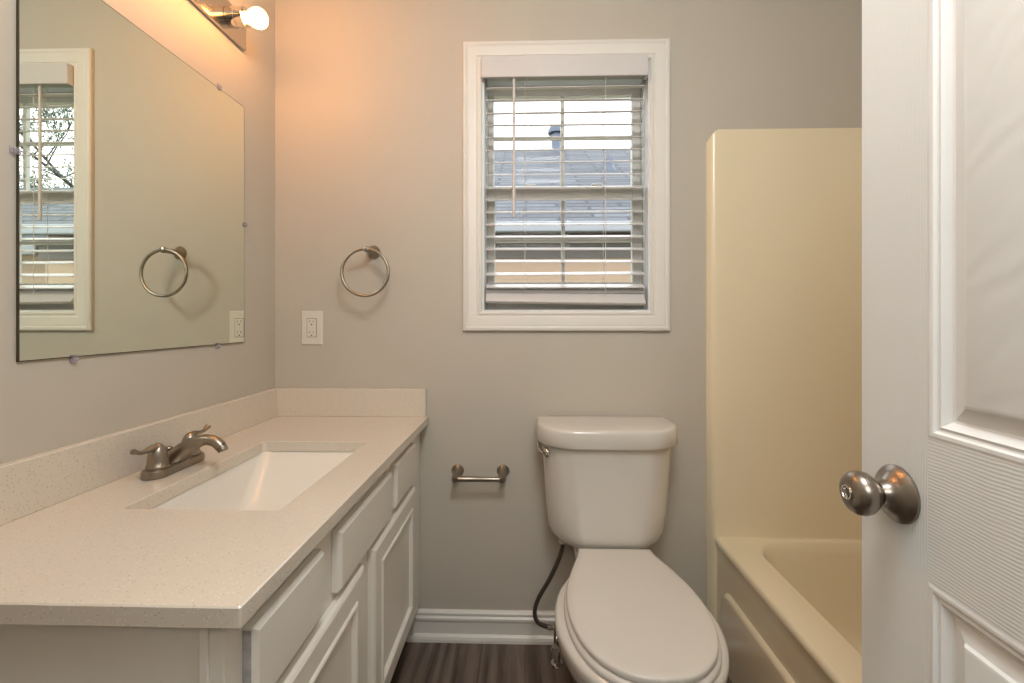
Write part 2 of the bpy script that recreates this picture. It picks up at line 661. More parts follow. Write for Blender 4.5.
# ------------------------------------------------------------------ window blind
blind = empty('window_blind', (0.145, 0.02, 1.197))
tag(blind, 'white horizontal slat blind hanging open in the window', 'window blind')
BX0, BX1 = -0.143, 0.434


def bl(name, bm, m, smooth=None):
    bmesh.ops.translate(bm, verts=bm.verts, vec=-Vector(blind.location))
    return finish(name, bm, m, blind, smooth)


b = bmesh.new()                                         # valance with returned ends
box(b, -0.158, 0.440, -0.034, -0.022, 2.040, 2.116, 0.003, 2)
box(b, -0.158, -0.150, -0.023, 0.004, 2.040, 2.116, 0.001, 1)
box(b, 0.432, 0.440, -0.023, 0.004, 2.040, 2.116, 0.001, 1)
bl('valance', b, M['blind'])
b = bmesh.new()
box(b, BX0, BX1, -0.006, 0.042, 2.062, 2.108, 0.002, 1)
bl('headrail', b, M['blind'])
TILT = math.radians(17)
for i in range(17):
    z = 2.024 - i * 0.0457
    b = bmesh.new()
    prof = []
    for k in range(7):                                  # slightly crowned slat
        u = -0.025 + 0.05 * k / 6
        prof.append((u, 0.0016 * (1 - (u / 0.025) ** 2)))
    sec = [(u, h + 0.0013) for u, h in prof] + [(u, h - 0.0013) for u, h in reversed(prof)]
    c, s = math.cos(TILT), math.sin(TILT)
    dz = (random.Random(i).random() - 0.5) * 0.003
    loft(b, [[Vector((x, 0.020 + u * c - h * s, z + u * s + h * c + (dz if x > 0 else -dz))) for u, h in sec] for x in (BX0, BX1)])
    bl('slat', b, M['blind'], smooth=40)
RT = math.radians(20)
for k in range(3):                                      # last slats resting on the bottom rail
    b = bmesh.new()
    box(b, BX0, BX1, -0.025, 0.025, -0.0013, 0.0013)
    bmesh.ops.rotate(b, verts=b.verts, cent=(0, 0, 0), matrix=Matrix.Rotation(RT, 3, 'X'))
    bmesh.ops.translate(b, verts=b.verts, vec=(0.0, 0.036, 1.2850 - k * 0.0045))
    bl('slat', b, M['blind'])
b = bmesh.new()
box(b, BX0 - 0.002, BX1 + 0.004, -0.026, 0.026, -0.008, 0.008, 0.004, 2)
bmesh.ops.rotate(b, verts=b.verts, cent=(0, 0, 0), matrix=Matrix.Rotation(math.radians(52), 3, 'X'))
bmesh.ops.rotate(b, verts=b.verts, cent=(0, 0, 0), matrix=Matrix.Rotation(math.radians(0.9), 3, 'Y'))
bmesh.ops.translate(b, verts=b.verts, vec=(0.0, 0.014, 1.251))
bl('bottom_rail', b, M['blind'])
for x in (0.0, 0.292):                                  # ladder cords, a front and a back string each
    b = bmesh.new()
    tube(b, [(x, -0.006, 2.07), (x, -0.006, 1.26)], 0.0011, 6)
    tube(b, [(x, 0.046, 2.07), (x, 0.046, 1.27)], 0.0011, 6)
    for i in range(17):
        z = 2.020 - i * 0.0457
        tube(b, [(x, -0.006, z - 0.0075), (x, 0.046, z + 0.008)], 0.0007, 4)
    bl('ladder_cord', b, M['cord'])
b = bmesh.new()
tube(b, [(-0.040, -0.014, 2.062), (-0.040, -0.020, 2.03), (-0.040, -0.020, 1.545)], [0.003, 0.0050, 0.0056], 10)
lathe(b, [(0.0055, 0.0), (0.0062, 0.01), (0.0062, 0.03), (0.005, 0.036)], Matrix.Translation((-0.040, -0.020, 1.540)), 10)
bl('tilt_wand', b, M['blind'], smooth=40)

# ------------------------------------------------------------------ vanity cabinet
van = empty('vanity_cabinet', (-0.65, -0.565, 0.0))
tag(van, 'off-white vanity cabinet with doors and drawers beneath the speckled countertop', 'cabinet')


def vp(name, bm, mats, parent=None, smooth=None):
    bmesh.ops.translate(bm, verts=bm.verts, vec=-Vector(van.location))
    return finish(name, bm, mats, parent or van, smooth)


FX = -0.385                                             # plane of the face frame
b = bmesh.new()
box(b, XL + 0.003, FX - 0.02, -1.110, -1.096, 0.132, 0.786)          # near end panel
box(b, XL + 0.003, FX - 0.02, -0.020, -0.006, 0.0, 0.786)
box(b, XL + 0.003, FX - 0.02, -1.096, -0.020, 0.132, 0.150)          # bottom
box(b, XL + 0.003, XL + 0.012, -1.096, -0.020, 0.15, 0.786)          # back
vp('carcass', b, M['cabinet'])
b = bmesh.new()                                         # face frame: stiles and rails around the openings
for y0, y1 in ((-1.115, -1.045), (-0.655, -0.560), (-0.165, -0.006)):
    box(b, FX - 0.02, FX, y0, y1, 0.132, 0.786, 0.001, 1)
box(b, FX - 0.02, FX, -0.86, -0.785, 0.60, 0.786, 0.001, 1)
box(b, FX - 0.02, FX, -0.425, -0.375, 0.60, 0.786, 0.001, 1)
box(b, FX - 0.0195, FX - 0.0005, -1.10, -0.02, 0.742, 0.786)
box(b, FX - 0.0195, FX - 0.0005, -1.10, -0.02, 0.596, 0.645)
box(b, FX - 0.0195, FX - 0.0005, -1.10, -0.02, 0.132, 0.20)
vp('face_frame', b, M['cabinet'])
b = bmesh.new()                                         # corner scribe on the near end
box(b, FX - 0.030, FX - 0.0195, -1.119, -1.109, 0.132, 0.786, 0.001, 1)
vp('corner_strip', b, M['cabinet'])
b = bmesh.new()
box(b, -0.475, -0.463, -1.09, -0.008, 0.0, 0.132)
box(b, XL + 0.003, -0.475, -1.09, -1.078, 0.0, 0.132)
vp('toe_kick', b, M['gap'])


def front3(u, v, h):                                    # u along Y, v along Z, height out of the face (+X)
    return Vector((FX + h, u, v))


for i, (y0, y1, z0, z1) in enumerate(((-1.077, -0.858, 0.634, 0.752), (-0.786, -0.424, 0.629, 0.750), (-0.384, -0.149, 0.632, 0.757))):
    b = bmesh.new()
    nested(b, y0, y1, z0, z1, [(0, 0.0005), (0, 0.013), (0.0065, 0.020)], front3)
    d = vp('drawer_front', b, M['cabinet'])
    if i == 0:
        b = bmesh.new()                                 # bare end of the front, paint missing
        box(b, FX + 0.0005, FX + 0.0125, y0 - 0.0006, y0 - 0.0001, z0 + 0.002, z1 - 0.003)
        e = vp('worn_edge', b, M['raw_edge'], d)
        e['label'] = 'bare grey edge where the paint is worn off'
for y0, y1 in ((-1.077, -0.642), (-0.576, -0.146)):
    b = bmesh.new()
    nested(b, y0, y1, 0.178, 0.610,
           [(0, 0.0005), (0, 0.011), (0.004, 0.016), (0.010, 0.019), (0.052, 0.019), (0.056, 0.0225), (0.060, 0.0235), (0.064, 0.0215),
            (0.068, 0.012), (0.074, 0.012)], front3)
    vp('door', b, M['cabinet'], smooth=15)

# ------------------------------------------------------------------ countertop with sink cutout
CT0, CT1 = 0.7865, 0.815
SX0, SX1, SY0, SY1 = -0.762, -0.460, -0.842, -0.362     # sink opening
top = empty('vanity_countertop', (-0.64, -0.565, CT0))
tag(top, 'speckled cream quartz countertop with backsplashes on the vanity', 'countertop')


def tp(name, bm, mats, parent=None, smooth=None, ref=top):
    bmesh.ops.translate(bm, verts=bm.verts, vec=-Vector(ref.location))
    return finish(name, bm, mats, parent or ref, smooth)


def ring_loops(ox0, ox1, oy0, oy1, r, z):
    return rrect((ox0 + ox1) / 2, (oy0 + oy1) / 2, (ox1 - ox0) / 2, (oy1 - oy0) / 2, r, z, 6)


b = bmesh.new()
CX0, CX1, CY0, CY1 = XL + 0.001, -0.354, -1.131, -0.001
e = 0.002
loft(b, [ring_loops(SX0, SX1, SY0, SY1, 0.012, CT0),
         ring_loops(CX0 + e, CX1 - e, CY0 + e, CY1 - e, 0.003, CT0),
         ring_loops(CX0, CX1, CY0, CY1, 0.004, CT0 + e),
         ring_loops(CX0, CX1, CY0, CY1, 0.004, CT1 - e),
         ring_loops(CX0 + e, CX1 - e, CY0 + e, CY1 - e, 0.003, CT1),
         ring_loops(SX0 - 0.0015, SX1 + 0.0015, SY0 - 0.0015, SY1 + 0.0015, 0.0135, CT1),
         ring_loops(SX0, SX1, SY0, SY1, 0.012, CT1 - 0.0015)], ring=True)
tp('slab', b, M['quartz'])
b = bmesh.new(); box(b, XL + 0.001, XL + 0.021, -1.130, -0.022, CT1, 0.917, 0.0015, 1)
tp('side_backsplash', b, M['quartz'])
b = bmesh.new(); box(b, XL + 0.001, -0.361, -0.021, -0.001, CT1, 0.917, 0.0015, 1)
tp('end_backsplash', b, M['quartz'])

snk = empty('undermount_sink', ((SX0 + SX1) / 2, (SY0 + SY1) / 2, 0.65))
tag(snk, 'white rectangular undermount sink set beneath the countertop cutout', 'sink')
b = bmesh.new()


def sl(g, z, r, sh=0.0):
    return ring_loops(SX0 - g, SX1 + g, SY0 - g, SY1 + g - sh, r, z)


loft(b, [sl(0.022, 0.786, 0.03), sl(0.004, 0.786, 0.026), sl(0.002, 0.783, 0.026), sl(-0.004, 0.768, 0.028, 0.016), sl(-0.010, 0.72, 0.032, 0.062),
         sl(-0.018, 0.69, 0.036, 0.090), sl(-0.030, 0.672, 0.045, 0.105), sl(-0.055, 0.664, 0.05, 0.10), sl(-0.110, 0.660, 0.02, 0.06)], cap0=False)
loft(b, [sl(0.022, 0.786, 0.03), sl(0.022, 0.776, 0.03), sl(0.012, 0.765, 0.03), sl(0.006, 0.70, 0.036), sl(-0.02, 0.655, 0.04), sl(-0.08, 0.648, 0.04)], cap0=False)
tp('basin', b, M['sink'], smooth=40, ref=snk)
b = bmesh.new()
lathe(b, [(0.024, 0.0), (0.024, 0.003), (0.018, 0.004), (0.016, 0.001)], Matrix.Translation((-0.62, -0.61, 0.6605)), 24)
tp('drain', b, M['nickel'], smooth=30, ref=snk)

# ------------------------------------------------------------------ faucet
FXc, FYc = -0.838, -0.610
fau = empty('sink_faucet', (FXc, FYc, CT1))
tag(fau, 'brushed nickel two-handle faucet behind the sink on the countertop', 'faucet')
b = bmesh.new()                                         # base bar, rounded ends


def stadium(hx, hy, z, n=10):
    return rrect(0, 0, hx, hy, hx - 0.0005, z, n)


loft(b, [stadium(0.0245, 0.083, 0.0005), stadium(0.0265, 0.085, 0.002), stadium(0.0265, 0.085, 0.012), stadium(0.0245, 0.083, 0.0175), stadium(0.017, 0.075, 0.020)])
finish('base', b, M['nickel'], fau, smooth=40)
b = bmesh.new()                                         # spout: swells from the base and arches over the bowl
sp = catmull([(-0.010, 0, 0.010), (0.000, 0, 0.024), (0.020, 0, 0.043), (0.046, 0, 0.060), (0.074, 0, 0.069), (0.098, 0, 0.065), (0.113, 0, 0.053)], 6)
n = len(sp)
tube(b, sp, [0.0285 - 0.0160 * min(1, (i / (n - 1)) * 1.45) ** 0.8 for i in range(n)], 18, up=(0, 1, 0), flat=1.0)
finish('spout', b, M['nickel'], fau, smooth=60)
b = bmesh.new()
lathe(b, [(0.0105, 0.0), (0.0115, 0.004), (0.0115, 0.012), (0.0095, 0.014)], axis_mat((0.1135, 0, 0.055), (0.42, 0, -1)), 18)
finish('aerator', b, M['nickel'], fau, smooth=40)
for s in (-1, 1):
    y = s * 0.051
    b = bmesh.new()
    lathe(b, [(0.0225, 0.0185), (0.0235, 0.020), (0.0235, 0.024), (0.0215, 0.026), (0.0205, 0.040), (0.0175, 0.056), (0.0125, 0.067), (0.006, 0.073), (0.001, 0.0745)],
          Matrix.Translation((0, y, 0)), 24)
    pv = catmull([(0, y - s * 0.004, 0.058), (0, y + s * 0.014, 0.0675), (0, y + s * 0.032, 0.0655), (0, y + s * 0.048, 0.0655), (0, y + s * 0.062, 0.0715), (0, y + s * 0.067, 0.0735)], 5)
    nn = len(pv)
    rr = [0.0115 - 0.0055 * math.sin(PI * min(1, i / (nn - 1) * 0.75)) + (0.001 if i > nn * 0.7 else 0) for i in range(nn)]
    rr[-1] = 0.003
    tube(b, pv, rr, 14, up=(0, 0, 1), flat=0.75)
    finish('handle', b, M['nickel'], fau, smooth=60)
b = bmesh.new()
lathe(b, [(0.003, 0.016), (0.003, 0.036), (0.0055, 0.039), (0.0088, 0.046), (0.0075, 0.0485), (0.002, 0.0495)], Matrix.Translation((-0.024, 0.012, 0)), 16)
finish('lift_rod', b, M['nickel'], fau, smooth=40)

# ------------------------------------------------------------------ mirror
mir = empty('wall_mirror', (XL, -0.54, 1.095))
tag(mir, 'frameless rectangular mirror clipped to the left wall above the vanity', 'mirror')
MY0, MY1, MZ0, MZ1 = -0.879, -0.197, 1.095, 1.868
b = bmesh.new()
box(b, XL + 0.0010, XL + 0.0050, MY0, MY1, MZ0, MZ1)
tp('backing', b, M['dark_edge'], ref=mir)
b = bmesh.new()
q = [b.verts.new((XL + 0.0053, y, z)) for y, z in ((MY0 + 0.0018, MZ0 + 0.0018), (MY1 - 0.0018, MZ0 + 0.0018), (MY1 - 0.0018, MZ1 - 0.0018), (MY0 + 0.0018, MZ1 - 0.0018))]
q2 = [b.verts.new((XL + 0.0049, v.co.y, v.co.z)) for v in q]
b.faces.new(q); b.faces.new(list(reversed(q2)))
for i in range(4):
    b.faces.new((q[i], q[(i + 1) % 4], q2[(i + 1) % 4], q2[i]))
tp('glass', b, M['mirror'], ref=mir)
for y, z, ang in ((-0.322, MZ1, 0), (-0.745, MZ1, 0), (MY1, 1.482, -90), (MY0, 1.478, 90), (-0.774, MZ0, 180), (-0.329, MZ0, 180)):
    b = bmesh.new()                                     # tab over the glass edge, screwed to the wall
    box(b, 0.0, 0.0055, -0.009, 0.009, 0.001, 0.016, 0.002, 2)
    box(b, 0.0055, 0.009, -0.009, 0.009, -0.007, 0.013, 0.0015, 2)
    lathe(b, [(0.004, 0.0), (0.004, 0.002), (0.002, 0.003)], axis_mat((0.009, 0, 0.007), (1, 0, 0)), 10)
    bmesh.ops.scale(b, verts=b.verts, vec=(1, 0.75, 0.75))
    bmesh.ops.rotate(b, verts=b.verts, cent=(0, 0, 0), matrix=Matrix.Rotation(math.radians(ang), 3, 'X'))
    bmesh.ops.translate(b, verts=b.verts, vec=(XL + 0.0005, y, z))
    c = tp('mirror_clip', b, M['clip'], ref=mir)
    c['label'] = 'clear plastic clip'

# ------------------------------------------------------------------ vanity light (strip of bulbs)
vl = empty('vanity_light', (XL, -0.52, 2.09))
tag(vl, 'chrome strip light with lit bulbs on the left wall above the mirror', 'light fixture')
LZ0, LZ1, LY0, LY1 = 2.051, 2.153, -0.820, -0.200
b = bmesh.new()
loft(b, [[Vector((x, y, z)) for y, z in ((LY0 + i, LZ0 + i), (LY1 - i, LZ0 + i), (LY1 - i, LZ1 - i), (LY0 + i, LZ1 - i))]
         for x, i in ((XL + 0.001, 0.0015), (XL + 0.002, 0.0015), (XL + 0.002, 0.0), (XL + 0.013, 0.0), (XL + 0.014, 0.0012))])
tp('backplate', b, M['chrome_plate'], ref=vl)
PX = XL + 0.014
for k in range(4):
    y = -0.288 - 0.15 * k
    ax = axis_mat((PX, y, 2.104), (1, 0, 0))
    b = bmesh.new()
    lathe(b, [(0.024, 0.0), (0.030, 0.001), (0.030, 0.026), (0.0285, 0.0275), (0.0285, 0.031), (0.030, 0.0325), (0.030, 0.052), (0.027, 0.053), (0.020, 0.048), (0.016, 0.036)], ax, 32)
    sk = tp('socket', b, M['chrome'], ref=vl, smooth=35)
    b = bmesh.new()
    bp_ = [(0.0135, 0.036), (0.0135, 0.046)]
    for i in range(15):                                 # A-shape glass envelope
        a = i / 14
        if a < 0.45:
            tt = a / 0.45
            bp_.append((0.0140 + (0.0290 - 0.0140) * (tt * tt * (3 - 2 * tt)), 0.048 + 0.040 * tt))
        else:
            th = (a - 0.45) / 0.55 * PI / 2
            bp_.append((0.0297 * math.cos(th) + 0.0004, 0.0885 + 0.0297 * math.sin(th) * 1.0))
    dr = axis_mat((PX, y, 2.104), (1, 0, -0.05))
    lathe(b, bp_, dr, 28)
    tp('bulb', b, M['bulb'], parent=vl, ref=vl, smooth=60)

# ------------------------------------------------------------------ towel ring
tr = empty('towel_ring', (-0.557, 0.0, 1.417))
tag(tr, 'brushed nickel towel ring on the back wall above the outlet', 'towel ring')
b = bmesh.new()
lathe(b, [(0.024, 0.0005), (0.0245, 0.004), (0.022, 0.008), (0.0165, 0.014), (0.012, 0.024), (0.0095, 0.040), (0.009, 0.070), (0.0105, 0.076), (0.0115, 0.082), (0.0095, 0.089), (0.003, 0.091)],
      axis_mat((0, 0, 0), (0, -1, 0)), 28)
finish('post', b, M['nickel'], tr, smooth=40)
b = bmesh.new()
R = 0.0825
tube(b, [(R * math.sin(2 * PI * i / 64) - 0.004, -0.081, -0.0765 - 0.002 + R * math.cos(2 * PI * i / 64) - 0.003) for i in range(64)], 0.0056, 12, closed=True, up=(0, 1, 0))
bmesh.ops.rotate(b, verts=b.verts, cent=(0, -0.081, 0), matrix=Matrix.Rotation(math.radians(-2), 3, 'X'))
finish('ring', b, M['nickel'], tr, smooth=60)

# ------------------------------------------------------------------ toilet paper holder
th = empty('toilet_paper_holder', (-0.163, 0.0, 0.618))
tag(th, 'empty brushed nickel toilet paper holder on the back wall beside the toilet', 'toilet paper holder')
for s in (-1, 1):
    b = bmesh.new()
    lathe(b, [(0.0215, -0.001), (0.023, 0.005), (0.021, 0.008), (0.016, 0.015), (0.0125, 0.026), (0.0105, 0.042), (0.0100, 0.056), (0.0115, 0.062), (0.0125, 0.070), (0.0100, 0.078), (0.003, 0.080)],
          axis_mat((s * 0.083, 0, 0), (0, -1, -0.15)), 28)
    finish('post', b, M['nickel'], th, smooth=40)
b = bmesh.new()
lathe(b, [(0.006, -0.079), (0.0098, -0.076), (0.0098, -0.004), (0.0088, -0.002), (0.0088, 0.076), (0.006, 0.079)], axis_mat((0, -0.067, -0.0105), (1, 0, 0)), 20)
finish('roller_bar', b, M['nickel'], th, smooth=40)

# ------------------------------------------------------------------ outlet
out = empty('electrical_outlet', (-0.786, 0.0, 1.139))
tag(out, 'white wall outlet on the back wall below the towel ring', 'outlet')
b = bmesh.new()
nested(b, -0.0395, 0.0395, -0.0625, 0.0625, [(0, 0.0005), (0, 0.003), (0.003, 0.006), (0.0215, 0.0062)], lambda u, v, h: Vector((u, -h, v)), cap=True)
for z in (0.048, -0.048):
    lathe(b, [(0.003, 0.006), (0.0028, 0.0072), (0.001, 0.0075)], axis_mat((0, 0, z), (0, -1, 0)), 12)
finish('cover_plate', b, M['plate'], out)
b = bmesh.new()
box(b, -0.0168, 0.0168, -0.0082, -0.005, -0.0335, 0.0335, 0.001, 2)
rc = finish('receptacle', b, M['plate'], out)
b = bmesh.new()
nested(b, -0.0182, 0.0182, -0.0349, 0.0349, [(0, 0.0061), (0, 0.0066), (0.0014, 0.0066), (0.0014, 0.0061)], lambda u, v, h: Vector((u, -h, v)), cap=False)
finish('receptacle_seam', b, M['slot'], out)
for zc in (0.0195, -0.0205):
    for dx, dz, w, h in ((-0.0063, 0.004, 0.0022, 0.0075), (0.0063, 0.004, 0.0022, 0.0062), (0.0, -0.0075, 0.0046, 0.0050)):
        b = bmesh.new()
        box(b, dx - w / 2, dx + w / 2, -0.0085, -0.0075, zc + dz - h / 2, zc + dz + h / 2)
        finish('slot', b, M['slot'], rc)
for dz in (-0.004, 0.004):
    b = bmesh.new()
    box(b, -0.006, 0.006, -0.0094, -0.008, dz - 0.0026, dz + 0.0026, 0.0006, 1)
    finish('reset_button', b, M['plate'], rc)

# ------------------------------------------------------------------ toilet
TX, TKX = 0.279, 0.2725
toi = empty('toilet', (TX, -0.40, 0.0))
tag(toi, 'white two-piece toilet with closed lid below the window', 'toilet')


def tt_(name, bm, mats, smooth=None, parent=None):
    bmesh.ops.translate(bm, verts=bm.verts, vec=-Vector(toi.location))
    return finish(name, bm, mats, parent or toi, smooth)


def dtank(hw, y0, y1, rf, rb, z, bow=0.014):
    """tank section: small rear corners, wide front corners, slightly bowed front"""
    pts = rrect(TKX, (y0 + y1) / 2, hw, (y1 - y0) / 2, 0, z, 10, (rb, rb, rf, rf))
    res = []
    for p in pts:
        t_ = max(0.0, ((y0 + y1) / 2 - p.y) / ((y1 - y0) / 2))
        res.append(Vector((p.x, p.y - bow * t_ * (1 - ((p.x - TKX) / hw) ** 2), p.z)))
    return res


b = bmesh.new()
loft(b, [dtank(0.130, -0.190, -0.045, 0.070, 0.03, 0.4330), dtank(0.155, -0.204, -0.038, 0.085, 0.03, 0.4365), dtank(0.174, -0.212, -0.033, 0.10, 0.03, 0.446),
         dtank(0.187, -0.218, -0.030, 0.105, 0.03, 0.462), dtank(0.195, -0.221, -0.028, 0.105, 0.03, 0.486), dtank(0.201, -0.223, -0.028, 0.105, 0.03, 0.55), dtank(0.211, -0.226, -0.026, 0.105, 0.03, 0.70),
         dtank(0.215, -0.228, -0.025, 0.105, 0.03, 0.7665)])
tt_('tank', b, M['porcelain'], 60)
b = bmesh.new()
loft(b, [dtank(0.224, -0.236, -0.020, 0.115, 0.03, 0.7635), dtank(0.231, -0.242, -0.016, 0.12, 0.03, 0.765), dtank(0.2345, -0.245, -0.0145, 0.12, 0.03, 0.770),
         dtank(0.2325, -0.2435, -0.015, 0.12, 0.03, 0.814), dtank(0.2305, -0.2415, -0.0165, 0.12, 0.03, 0.8200), dtank(0.2270, -0.238, -0.019, 0.118, 0.03, 0.8232),
         dtank(0.218, -0.229, -0.026, 0.11, 0.03, 0.8252), dtank(0.16, -0.18, -0.07, 0.06, 0.02, 0.8275)])
tt_('tank_lid', b, M['porcelain'], 60)
b = bmesh.new()                                         # trip lever on the left front corner
lathe(b, [(0.0150, -0.004), (0.0160, 0.0), (0.0160, 0.006), (0.013, 0.011), (0.004, 0.014)], axis_mat((TKX - 0.198, -0.172, 0.735), (-0.86, -0.50, 0)), 20)
lv = catmull([(TKX - 0.208, -0.178, 0.735), (TKX - 0.216, -0.168, 0.736), (TKX - 0.224, -0.145, 0.741), (TKX - 0.226, -0.112, 0.748)], 5)
tube(b, lv, [0.006 + 0.002 * i / (len(lv) - 1) for i in range(len(lv))], 12, flat=0.6)
tt_('flush_handle', b, M['chrome'], 50)


def outline(pts, grow, z, n=40, yback=None):
    """egg outline from (y, half-width) pairs, back to front, mirrored"""
    half = catmull([(w, y, 0) for y, w in pts], 6)
    L = [0.0]
    for a, c in zip(half[:-1], half[1:]):
        L.append(L[-1] + (c - a).length)
    res = []
    for k in range(n + 1):                              # equal arc length
        s = L[-1] * k / n
        j = max(i for i in range(len(L)) if L[i] <= s + 1e-9)
        j = min(j, len(L) - 2)
        f = (s - L[j]) / max(1e-9, L[j + 1] - L[j])
        res.append(half[j].lerp(half[j + 1], f))
    right = [Vector((p.x, p.y, z)) for p in res]
    left = [Vector((-p.x, p.y, z)) for p in reversed(res[:-1])]
    loop = right + left
    cy = (pts[0][0] + pts[-1][0]) / 2
    hw = max(w for _, w in pts)
    hl = abs(pts[-1][0] - pts[0][0]) / 2
    return [Vector((TX + p.x * (1 + grow / hw), cy + (p.y - cy) * (1 + grow / hl), p.z)) for p in loop]


LID = [(-0.238, 0.112), (-0.275, 0.117), (-0.325, 0.134), (-0.385, 0.152), (-0.450, 0.167), (-0.515, 0.173), (-0.580, 0.170), (-0.645, 0.155), (-0.700, 0.128), (-0.742, 0.086), (-0.760, 0.045), (-0.766, 0.0)]
b = bmesh.new()
loft(b, [outline(LID, -0.004, 0.4400), outline(LID, -0.0008, 0.4412), outline(LID, 0.0, 0.4440), outline(LID, 0.0, 0.4500), outline(LID, -0.0012, 0.4535), outline(LID, -0.0045, 0.4552), outline(LID, -0.02, 0.4560), outline(LID, -0.09, 0.4566)])
tt_('lid', b, M['seat'], 50)
b = bmesh.new()
loft(b, [outline(LID, 0.000, 0.4215), outline(LID, 0.005, 0.4225), outline(LID, 0.0065, 0.4270), outline(LID, 0.005, 0.4340), outline(LID, 0.000, 0.4372), outline(LID, -0.035, 0.4380), outline(LID, -0.055, 0.432), outline(LID, -0.055, 0.4230)], ring=True)
tt_('seat', b, M['seat'], 50)
BOWL = [(-0.030, 0.100), (-0.060, 0.112), (-0.140, 0.116), (-0.215, 0.118), (-0.275, 0.128), (-0.340, 0.155), (-0.400, 0.183), (-0.460, 0.198), (-0.520, 0.203), (-0.585, 0.197), (-0.650, 0.177), (-0.705, 0.145), (-0.752, 0.094), (-0.775, 0.046), (-0.781, 0.0)]


def bowl_at(fw, yb, yf, z):
    """bowl outline with widths scaled by fw and length remapped to [yb, yf]"""
    a0, a1 = BOWL[0][0], BOWL[-1][0]
    return outline([(yb + (y - a0) / (a1 - a0) * (yf - yb), w * fw) for y, w in BOWL], 0.0, z)


b = bmesh.new()
loft(b, [bowl_at(0.50, -0.075, -0.580, 0.0005), bowl_at(0.56, -0.070, -0.590, 0.004), bowl_at(0.56, -0.070, -0.592, 0.030), bowl_at(0.535, -0.072, -0.585, 0.090), bowl_at(0.54, -0.070, -0.592, 0.150),
         bowl_at(0.62, -0.062, -0.620, 0.210), bowl_at(0.76, -0.050, -0.672, 0.265), bowl_at(0.89, -0.040, -0.722, 0.315), bowl_at(0.965, -0.034, -0.758, 0.355),
         bowl_at(0.995, -0.031, -0.776, 0.390), bowl_at(1.0, -0.030, -0.781, 0.408), bowl_at(0.990, -0.033, -0.777, 0.4165), bowl_at(0.955, -0.040, -0.766, 0.4205)], cap1=False)
# rim and inside of the bowl under the seat
BI = [(-0.250, 0.06), (-0.30, 0.10), (-0.40, 0.125), (-0.50, 0.135), (-0.60, 0.125), (-0.68, 0.09), (-0.72, 0.04), (-0.728, 0.0)]
loft(b, [bowl_at(0.955, -0.040, -0.766, 0.4205), outline(BI, 0.0, 0.4205, 40), outline(BI, 0.012, 0.400, 40), outline(BI, -0.02, 0.33, 40), outline(BI, -0.06, 0.26, 40)], cap0=False)
bmesh.ops.remove_doubles(b, verts=b.verts, dist=0.0002)
# raised deck that the tank stands on
loft(b, [rrect(TX, -0.13, 0.110, 0.095, 0.03, 0.415, 8), rrect(TX, -0.13, 0.110, 0.095, 0.03, 0.430, 8), rrect(TX, -0.13, 0.105, 0.09, 0.03, 0.4345, 8)])
tt_('bowl', b, M['porcelain'], 50)
for s in (-1, 1):
    b = bmesh.new()
    lathe(b, [(0.013, 0.4195), (0.013, 0.437), (0.011, 0.4395)], Matrix.Translation((TX + s * 0.07, -0.246, 0)), 16)
    tt_('hinge', b, M['seat'], 40)

# ------------------------------------------------------------------ water supply
hose = empty('supply_hose', (0.075, -0.12, 0.28))
tag(hose, 'dark braided water supply hose hanging from the toilet tank to its valve', 'hose')
b = bmesh.new()
hp = catmull([(0.128, -0.13, 0.436), (0.122, -0.128, 0.385), (0.088, -0.122, 0.300), (0.046, -0.117, 0.222), (0.033, -0.115, 0.172), (0.045, -0.115, 0.138), (0.082, -0.117, 0.123)], 8)
tube(b, hp, 0.0072, 12)
tp('braided_line', b, M['rubber'], ref=hose, smooth=60)
b = bmesh.new()
lathe(b, [(0.0088, 0.0), (0.0088, 0.014), (0.0075, 0.015), (0.0075, 0.022)], axis_mat((0.076, -0.1165, 0.1245), (1, -0.01, -0.12)), 12)
tp('coupling', b, M['chrome'], ref=hose, smooth=30)
b = bmesh.new()
lathe(b, [(0.014, 0.0), (0.014, 0.014), (0.010, 0.017)], Matrix.Translation((0.128, -0.13, 0.419)), 10)
tp('tank_nut', b, M['sash'], ref=hose, smooth=30)

val = empty('shutoff_valve', (0.108, -0.117, 0.0))
tag(val, 'small chrome shutoff valve on the floor beside the toilet base', 'valve')
b = bmesh.new()
lathe(b, [(0.022, 0.0005), (0.020, 0.005), (0.011, 0.008), (0.011, 0.100), (0.012, 0.102), (0.012, 0.136), (0.008, 0.139)], Matrix.Identity(4), 20)
lathe(b, [(0.009, -0.010), (0.009, 0.0)], axis_mat((-0.004, 0, 0.1215), (-1, 0, 0)), 12)
finish('stem', b, M['chrome'], val, smooth=30)
b = bmesh.new()                                         # oval turn handle facing the room
lp = []
for d, s in ((0.0, 0.5), (0.008, 0.55), (0.010, 1.0), (0.017, 1.0), (0.020, 0.75)):
    lp.append([Vector((0.0150 * s * math.cos(2 * PI * i / 20) - 0.006, -0.008 - d, 0.056 + 0.022 * s * math.sin(2 * PI * i / 20))) for i in range(20)])
loft(b, lp)
finish('turn_handle', b, M['chrome'], val, smooth=30)

# ------------------------------------------------------------------ bathtub with surround
TBX0, TBX1, TBY0, TBY1 = 0.674, 1.450, -1.518, -0.004
tub = empty('bathtub', (1.07, -0.76, 0.0))
tag(tub, 'bone coloured bathtub with matching wall surround behind the open door', 'bathtub')


def rl(g, r, z, sh=(0, 0, 0, 0)):
    x0, x1, y0, y1 = TBX0 + g + sh[0], TBX1 - g - sh[1], TBY0 + g + sh[2], TBY1 - g - sh[3]
    return rrect((x0 + x1) / 2, (y0 + y1) / 2, (x1 - x0) / 2, (y1 - y0) / 2, r, z, 12)


